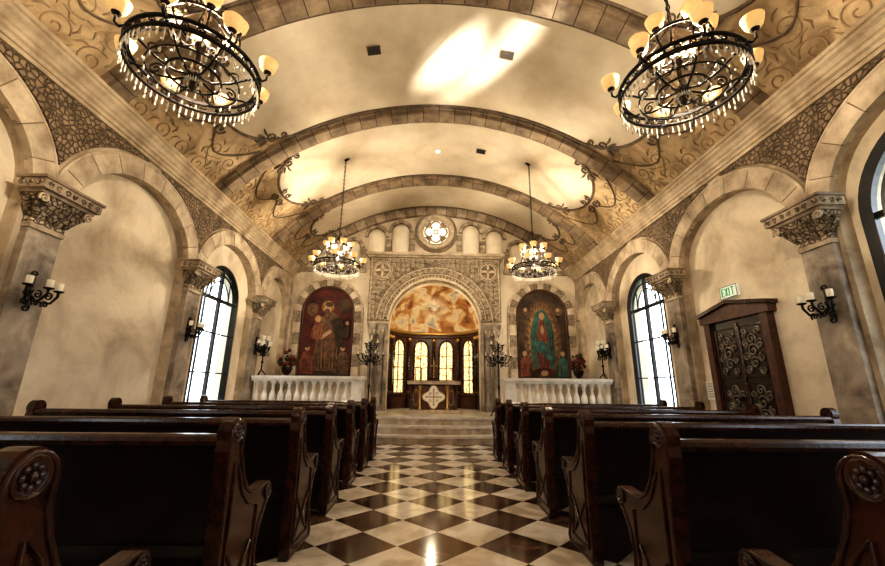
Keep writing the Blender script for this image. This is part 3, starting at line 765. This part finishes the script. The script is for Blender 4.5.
# ------------------------------------------------------------------ pews
def pewmesh(flip):
    mb=MB(); Lp=2.9
    prof=[(.02,0),(.50,0),(.52,.03),(.49,.10),(.455,.18),(.445,.30),(.47,.40),(.515,.46)]
    prof+=[(.535+.052*math.cos(t),.555+.052*math.sin(t)) for t in [-1.2+2.9*i/9 for i in range(10)]]
    prof+=[(.47,.60),(.40,.592),(.32,.60),(.25,.635),(.19,.70),(.15,.78),(.125,.85)]
    prof+=[(.06+.068*math.cos(t),.925+.068*math.sin(t)) for t in [-.3+4.0*i/12 for i in range(13)]]
    prof+=[(-.005,.84),(.01,.7),(.03,.4),(.015,.1)]
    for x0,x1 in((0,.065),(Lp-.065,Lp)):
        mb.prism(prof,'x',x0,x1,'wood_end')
    cen=(.22,.45)
    ins=[(p[0]+(cen[0]-p[0])*.045,p[1]+(cen[1]-p[1])*.03) for p in prof]
    mb.tube([(-.002,y,z) for y,z in ins],.009,'wood_end',6,True)
    inner=[(.09,.08),(.40,.08),(.385,.25),(.40,.42),(.40,.52),(.29,.55),(.2,.62),(.14,.72),(.085,.78),(.085,.5)]
    mb.tube([(-.004,y,z) for y,z in inner],.008,'wood_end',5,True)
    for cy,cz,r in((.06,.925,.052),(.535,.555,.042)):
        mb.lathe([(r*.98,0),(r*1.0,.008),(r*.9,.014),(r*.8,.006),(.0005,.004)],(0,cy,cz),'wood_end',20,Matrix.Rotation(-pi/2,3,'Y'))
        for i in range(8):
            t=2*pi*i/8; mb.sphere((-.004,cy+r*.48*math.cos(t),cz+r*.48*math.sin(t)),r*.22,'wood_end',6,4)
        mb.sphere((-.006,cy,cz),r*.26,'wood_end',8,5)
    mb.tube([(-.004,.12,.12),(-.006,.25,.22),(-.004,.36,.36)],.008,'wood_end',5); mb.tube([(-.004,.36,.12),(-.006,.25,.22),(-.004,.12,.36)],.008,'wood_end',5)
    a=.06;b=Lp-.06
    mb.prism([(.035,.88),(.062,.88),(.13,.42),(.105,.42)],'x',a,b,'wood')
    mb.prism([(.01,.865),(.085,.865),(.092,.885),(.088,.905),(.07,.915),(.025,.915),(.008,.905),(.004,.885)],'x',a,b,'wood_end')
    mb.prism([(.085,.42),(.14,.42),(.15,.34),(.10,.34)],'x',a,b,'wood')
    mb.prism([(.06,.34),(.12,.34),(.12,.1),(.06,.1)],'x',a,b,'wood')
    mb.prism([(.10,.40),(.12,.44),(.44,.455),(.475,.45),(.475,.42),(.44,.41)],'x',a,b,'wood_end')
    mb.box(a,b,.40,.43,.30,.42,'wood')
    mb.prism([(.02,0),(.45,0),(.44,.42),(.09,.42)],'x',Lp/2-.02,Lp/2+.02,'wood')
    if flip: mb.v=[(-x,y,z) for x,y,z in mb.v]
    return mb
pr=pewmesh(False); pl=pewmesh(True)
rows=[1.03,2.03,3.05,4.04,5.02,6.0,6.95]
fr=fl_=None
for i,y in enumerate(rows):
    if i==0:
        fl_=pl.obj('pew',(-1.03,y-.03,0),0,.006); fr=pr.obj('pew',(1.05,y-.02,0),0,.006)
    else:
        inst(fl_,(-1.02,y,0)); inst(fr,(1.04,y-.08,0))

# ------------------------------------------------------------------ chandeliers
def chandelier():
    mb=MB(); r=.49
    def ring(rr,z,t,k='iron',n=40): mb.tube([(rr*math.cos(2*pi*i/n),rr*math.sin(2*pi*i/n),z) for i in range(n)],t,k,6,True)
    ring(r,0,.017); ring(r,-.085,.015); ring(r*.93,-.03,.008); ring(.2,-.1,.011,n=24); ring(.28,.38,.012,n=28); ring(.34,-.115,.008,n=30)
    for i in range(28):
        t=2*pi*i/28
        pts=[(r*math.cos(t+q/r),r*math.sin(t+q/r),-.0425+z) for q,z in spiral(0,0,.006,.037,i%2*pi,1.4*(1 if i%2 else -1),12)]
        mb.tube(pts,.007,'iron',4)
    mb.lathe([(.001,-.24),(.025,-.22),(.03,-.19),(.012,-.16),(.05,-.12),(.06,-.08),(.02,-.03),(.018,.15),(.045,.2),(.045,.25),(.018,.28),(.016,.5),(.04,.54),(.05,.58),(.02,.62),(.012,.72),(.001,.74)],(0,0,0),'bronze',12)
    def shade(e):
        mb.lathe([(.012,-.02),(.03,-.005),(.035,.008)],e,'iron',10)
        mb.lathe([(.018,.0),(.042,.014),(.062,.042),(.071,.075),(.079,.112),(.076,.112),(.067,.075),(.056,.042),(.034,.016)],e,'shade',16)
        mb.sphere((e[0],e[1],e[2]+.058),.024,'bulb',8,6)
    for j in range(8):
        t=2*pi*j/8; c_,s_=math.cos(t),math.sin(t)
        p=[(.03,-.09),(.14,-.14),(.28,-.12),(.40,-.06),(r,-.04)]
        mb.tube([(a*c_,a*s_,z) for a,z in p],.010,'iron',6)
        p=[(r,0),(r+.04,-.05),(r+.07,-.03),(r+.07,.02)]
        mb.tube([(a*c_,a*s_,z) for a,z in p],.010,'iron',6)
        mb.tube([(x*c_,x*s_,z) for x,z in spiral(.3,-.06,.01,.055,0,1.4,16)],.008,'iron',4)
        shade(((r+.07)*c_,(r+.07)*s_,.04))
    for j in range(4):
        t=2*pi*j/4+pi/8; c_,s_=math.cos(t),math.sin(t)
        mb.tube([(.03*c_,.03*s_,.6),(.16*c_,.16*s_,.45),(.28*c_,.28*s_,.34),(.40*c_,.40*s_,.16),(r*c_,r*s_,.01)],.009,'iron',6)
        mb.tube([(x*c_,x*s_,z) for x,z in spiral(.2,.5,.01,.07,0,1.5,18)],.008,'iron',4)
        mb.tube([(x*c_,x*s_,z) for x,z in spiral(.12,.66,.01,.06,0,1.5,18)],.008,'iron',4)
    for j in range(6):
        t=2*pi*j/6; c_,s_=math.cos(t),math.sin(t)
        p=[(.02,.24),(.12,.20),(.22,.24),(.27,.32),(.27,.38)]
        mb.tube([(a*c_,a*s_,z) for a,z in p],.010,'iron',6)
        shade((.27*c_,.27*s_,.41))
    def drop(x,y,z,l): mb.lathe([(.0005,0),(.004,-l*.25),(.010,-l*.65),(.007,-l*.88),(.0005,-l)],(x,y,z),'crystal',5,smooth=False)
    n=64
    for i in range(n):
        t=2*pi*i/n; drop(r*math.cos(t),r*math.sin(t),-.095,.085)
        if i%2==0: drop(r*math.cos(t),r*math.sin(t),-.175,.05)
    for i in range(20):
        t=2*pi*i/20; drop(.2*math.cos(t),.2*math.sin(t),-.11,.07); drop(.06*math.cos(t),.06*math.sin(t),-.12,.06); drop(.34*math.cos(t),.34*math.sin(t),-.12,.06)
    for i in range(16):
        t=2*pi*i/16
        for k in range(7):
            f=k/6; rr=.28+(r-.28)*f; z=.36-(.36)*f-.10*math.sin(pi*f)
            mb.sphere((rr*math.cos(t),rr*math.sin(t),z),.009,'crystal',5,4)
    return mb
def chain(mb,L):
    z=.74; i=0
    while z<L-.05:
        T=Matrix.Rotation(pi/2*(i%2),3,'Z')
        pts=[T@Vector((.016*math.cos(q),0,.034*math.sin(q))) for q in [2*pi*k/10 for k in range(10)]]
        mb.tube([(p[0],p[1],p[2]+z+.03) for p in pts],.0065,'iron',5,True)
        z+=.055; i+=1
    mb.lathe([(.01,L-.08),(.03,L-.07),(.06,L-.03),(.10,L),(.10,L+.05)],(0,0,0),'bronze',16)
cm=chandelier(); chain(cm,2.66); f0=None
def light(name,kind,loc,e,col,**kw):
    ld=bpy.data.lights.new(name,kind); ld.energy=e; ld.color=col
    for k,v in kw.items(): setattr(ld,k,v)
    o=bpy.data.objects.new(name,ld); S.collection.objects.link(o); o.location=loc; return o
WARM=(1,.83,.61)
for x,y,z,rz,e in((-2.10,2.8,3.74,.15,290),(2.06,2.8,3.74,.5,290),(-2.2,8.4,3.78,.1,350),(2.2,8.4,3.78,.3,350),(-2.1,-2.6,3.76,0,150),(2.1,-2.6,3.76,0,150)):  # last pair, behind the camera, is added as unseen fill light
    if f0 is None: f0=cm.obj('chandelier',(x,y,z),rz); o=f0
    else: o=inst(f0,(x,y,z),rz)
    l=light('chandelier_glow','POINT',(0,0,.30),e,WARM,shadow_soft_size=.05); l.parent=o

# ------------------------------------------------------------------ sconces
def sconce():
    mb=MB()
    T=Matrix.Rotation(pi/2,3,'Y')
    mb.lathe([(.001,.03),(.03,.03),(.045,.01),(.05,0)],(0,0,0),'iron',12,T)
    mb.box(0,.012,-.03,.03,-.16,.14,'iron')
    mb.tube([(.01,p,-.16+q*1) for p,q in spiral(0,-.03,.008,.05,0,1.3,14)],.009,'iron',4)
    mb.tube([(.02,p,.14+q*1) for p,q in spiral(0,.03,.008,.04,3,1.3,14)],.009,'iron',4)
    for y in(-.17,0,.17):
        o=.15+(.05 if y==0 else 0)
        mb.tube([(.01,0,-.04),(.06,y*.3,-.12),(.12,y*.8,-.12),(o,y,-.04),(o,y,.01)],.014,'iron',6)
        mb.tube([(.1+p,y*.7,-.05+q) for p,q in spiral(0,0,.005,.045,0,1.3,14)],.010,'iron',4)
        mb.tube([(.1,y*.6+p,-.14+q) for p,q in spiral(0,0,.005,.045,2,1.3,14)],.010,'iron',4)
        mb.lathe([(.01,.0),(.045,.012),(.047,.025),(.02,.027)],(o,y,0),'iron',10)
        mb.lathe([(.026,.025),(.031,.05),(.031,.11),(.027,.11),(.027,.05)],(o,y,0),'cup',10)
        mb.lathe([(.014,.025),(.014,.07),(.001,.072)],(o,y,0),'candle',8)
    return mb
sm=sconce(); s0=None
for sg in(-1,1):
    for y in PIL[2:]:
        loc=(sg*4.32,y,2.10)
        if s0 is None: s0=sm.obj('sconce',loc); o=s0
        else: o=inst(s0,loc,0 if sg<0 else pi)

# ------------------------------------------------------------------ side door, exit sign, notice
mb=MB(); P=Pside(1); a0,a1=5.24,6.26
X=lambda n:W-n
def bx(n0,n1,a,b,z0,z1,k): mb.box(X(n1),X(n0),a,b,z0,z1,k)
bx(0,.05,a0,a1,.0,2.08,'wood')
bx(0,.11,a0-.12,a0,.0,2.12,'wood_red'); bx(0,.11,a1,a1+.12,.0,2.12,'wood_red')
poly=[(a0-.18,2.1),(a1+.18,2.1),(a1+.18,2.2),((a0+a1)/2,2.32),(a0-.18,2.2)]
mb.prism(poly,'x',X(.13),X(0),'wood_red')
mb.prism([(a,z+.0) for a,z in [(a0-.22,2.2),(a0-.22,2.25),((a0+a1)/2,2.38),(a1+.22,2.25),(a1+.22,2.2),((a0+a1)/2,2.33)]],'x',X(.18),X(0),'wood_end')
am=(a0+a1)/2
for (p,q) in((a0+.06,am-.03),(am+.03,a1-.06)):
    for z0,z1 in((.15,.62),(.7,1.2),(1.28,1.98)):
        c=[(p,z0),(q,z0),(q,z1),(p,z1)]
        mb.tube([(X(.055),a,z) for a,z in c],.018,'wood_end',4,True)
        ca,cz=(p+q)/2,(z0+z1)/2
        for u,v,r in((0,0,.1),(0,.16,.08),(0,-.16,.08),(-.13,.08,.07),(.13,-.08,.07),(.13,.1,.06),(-.13,-.1,.06),(-.12,.26,.06),(.12,.26,.06),(-.12,-.26,.06),(.12,-.26,.06)):
            if abs(v)+r<(z1-z0)/2: mb.tube([(X(.06),ca+y,cz+z) for y,z in spiral(u,v,.01,r,u*9+v*5,1.5,18)],.013,'silver',5)
bx(.05,.07,am-.02,am+.02,.05,2.05,'wood_end')
mb.lathe([(.02,0),(.02,.03),(.035,.05),(.03,.07),(.001,.075)],(X(.05),am+.09,1.0),'bronze',10,Matrix.Rotation(-pi/2,3,'Y'))
do=mb.obj('door_1'); do.scale[2]=1.045
mb=MB(); mb.box(X(.05),X(0),5.62,5.96,2.54,2.72,'signwhite'); mb.tube([(X(.05),5.62,2.54),(X(.05),5.96,2.54),(X(.05),5.96,2.72),(X(.05),5.62,2.72)],.006,'vent',4,True)
def stroke(pts): mb.tube([(X(.054),5.92-u,2.57+v) for u,v in pts],.009,'green',4)
w=.045;h=.12
stroke([(w,0),(0,0),(0,h),(w,h)]); stroke([(0,h/2),(w*.8,h/2)])
o_=.075; stroke([(o_,0),(o_+w,h)]); stroke([(o_,h),(o_+w,0)])
o_=.155; stroke([(o_,0),(o_,h)])
o_=.20; stroke([(o_-.005,h),(o_+w+.005,h)]); stroke([(o_+w/2,0),(o_+w/2,h)])
mb.obj('exit_sign')
mb=MB(); mb.box(X(.022),X(.001),6.49,6.66,1.0,1.30,'paper')
mb.tube([(X(.022),6.49,1.0),(X(.022),6.66,1.0),(X(.022),6.66,1.30),(X(.022),6.49,1.30)],.012,'white',4,True)
for j in range(6): mb.box(X(.025),X(.02),6.52,6.63,1.05+.04*j,1.06+.04*j,'vent')
mb.obj('framed_notice')

# ------------------------------------------------------------------ outside
mb=MB(); mb.box(-40,40,-30,50,-.6,-.3,'ground'); mb.obj('ground')
for k,(x,y,h) in enumerate(((-11,13,4.2),(-13,18,5),(-9.5,22,4.5),(11,13.5,4),(13,19,5),(10,22,4.5))):
    mb=MB(); mb.tube([(0,0,-.35),(.1,0,h*.25),(0,.1,h*.5)],[.2,.15,.08],'bark',8)
    for i in range(22):
        t=random.uniform(0,6.28); r=random.uniform(0,1.1); mb.sphere((r*math.cos(t),r*math.sin(t),h*.45+random.uniform(0,h*.5)),random.uniform(.3,.65),'tree',8,6)
    mb.obj('tree',(x,y,0))

# ------------------------------------------------------------------ lights & world
w=bpy.data.worlds.new('sky'); S.world=w; w.use_nodes=True
bg=w.node_tree.nodes['Background']; bg.inputs[0].default_value=(.82,.91,1,1); bg.inputs[1].default_value=5
light('apse_fill','POINT',(0,11.95,3.2),36,(1,.82,.56),shadow_soft_size=.05)  # added point lamp without a fixture, lights the fresco
for s0 in(-1,1):
    l=light('picture_fill','SPOT',(s0*3.0,9.2,4.6),90,(1,.88,.70),shadow_soft_size=.04,spot_size=1.1,spot_blend=.8)  # added lamps with no fixture, brighten the paintings
    l.rotation_euler=(Vector((s0*3.22,D,2.8))-l.location).to_track_quat('-Z','Y').to_euler()
# added fill spot with no fixture, brightens the carved portal and lunette
l=light('portal_fill','SPOT',(0,8.3,6.2),150,(1,.88,.70),shadow_soft_size=.05,spot_size=1.3,spot_blend=.9)
l.rotation_euler=(Vector((0,D,5.0))-l.location).to_track_quat('-Z','Y').to_euler()
# added unseen spots imitate sun reflected through the right-hand window on to the vault
def bounce(src,tgt,e,size,soft=.12,bl=1.0):
    l=light('reflected_sun','SPOT',src,e,(1,.95,.86),shadow_soft_size=soft,spot_size=math.radians(size),spot_blend=bl)
    l.rotation_euler=(Vector(tgt)-Vector(src)).to_track_quat('-Z','Y').to_euler()
bounce((6.4,-3.3,.5),(.50,5.5,6.8),55000,8.5,.14)
bounce((6.7,-3.2,.7),(.15,5.7,6.8),42000,5)
bounce((6.0,-2.9,.6),(.95,4.9,6.7),30000,5,.1)
bounce((6.4,-3.3,.5),(-1.9,8.5,6.45),36000,3.5)
# ------------------------------------------------------------------ camera
cd=bpy.data.cameras.new('camera'); cd.lens=16; cd.sensor_width=36; cd.clip_start=.02
co=bpy.data.objects.new('camera',cd); S.collection.objects.link(co)
mt=Euler((math.radians(105),0,math.radians(-1.45)),'XYZ').to_matrix()@Matrix.Rotation(math.radians(.6),3,'Z')
co.matrix_world=Matrix.Translation((-.07,0,1.14))@mt.to_4x4(); S.camera=co
try: S.view_settings.view_transform='Standard'
except Exception as e: print(e)
for lk in('Medium High Contrast','Standard - Medium High Contrast','None'):
    try:
        S.view_settings.look=lk; print('look',lk); break
    except Exception as e: print(e)
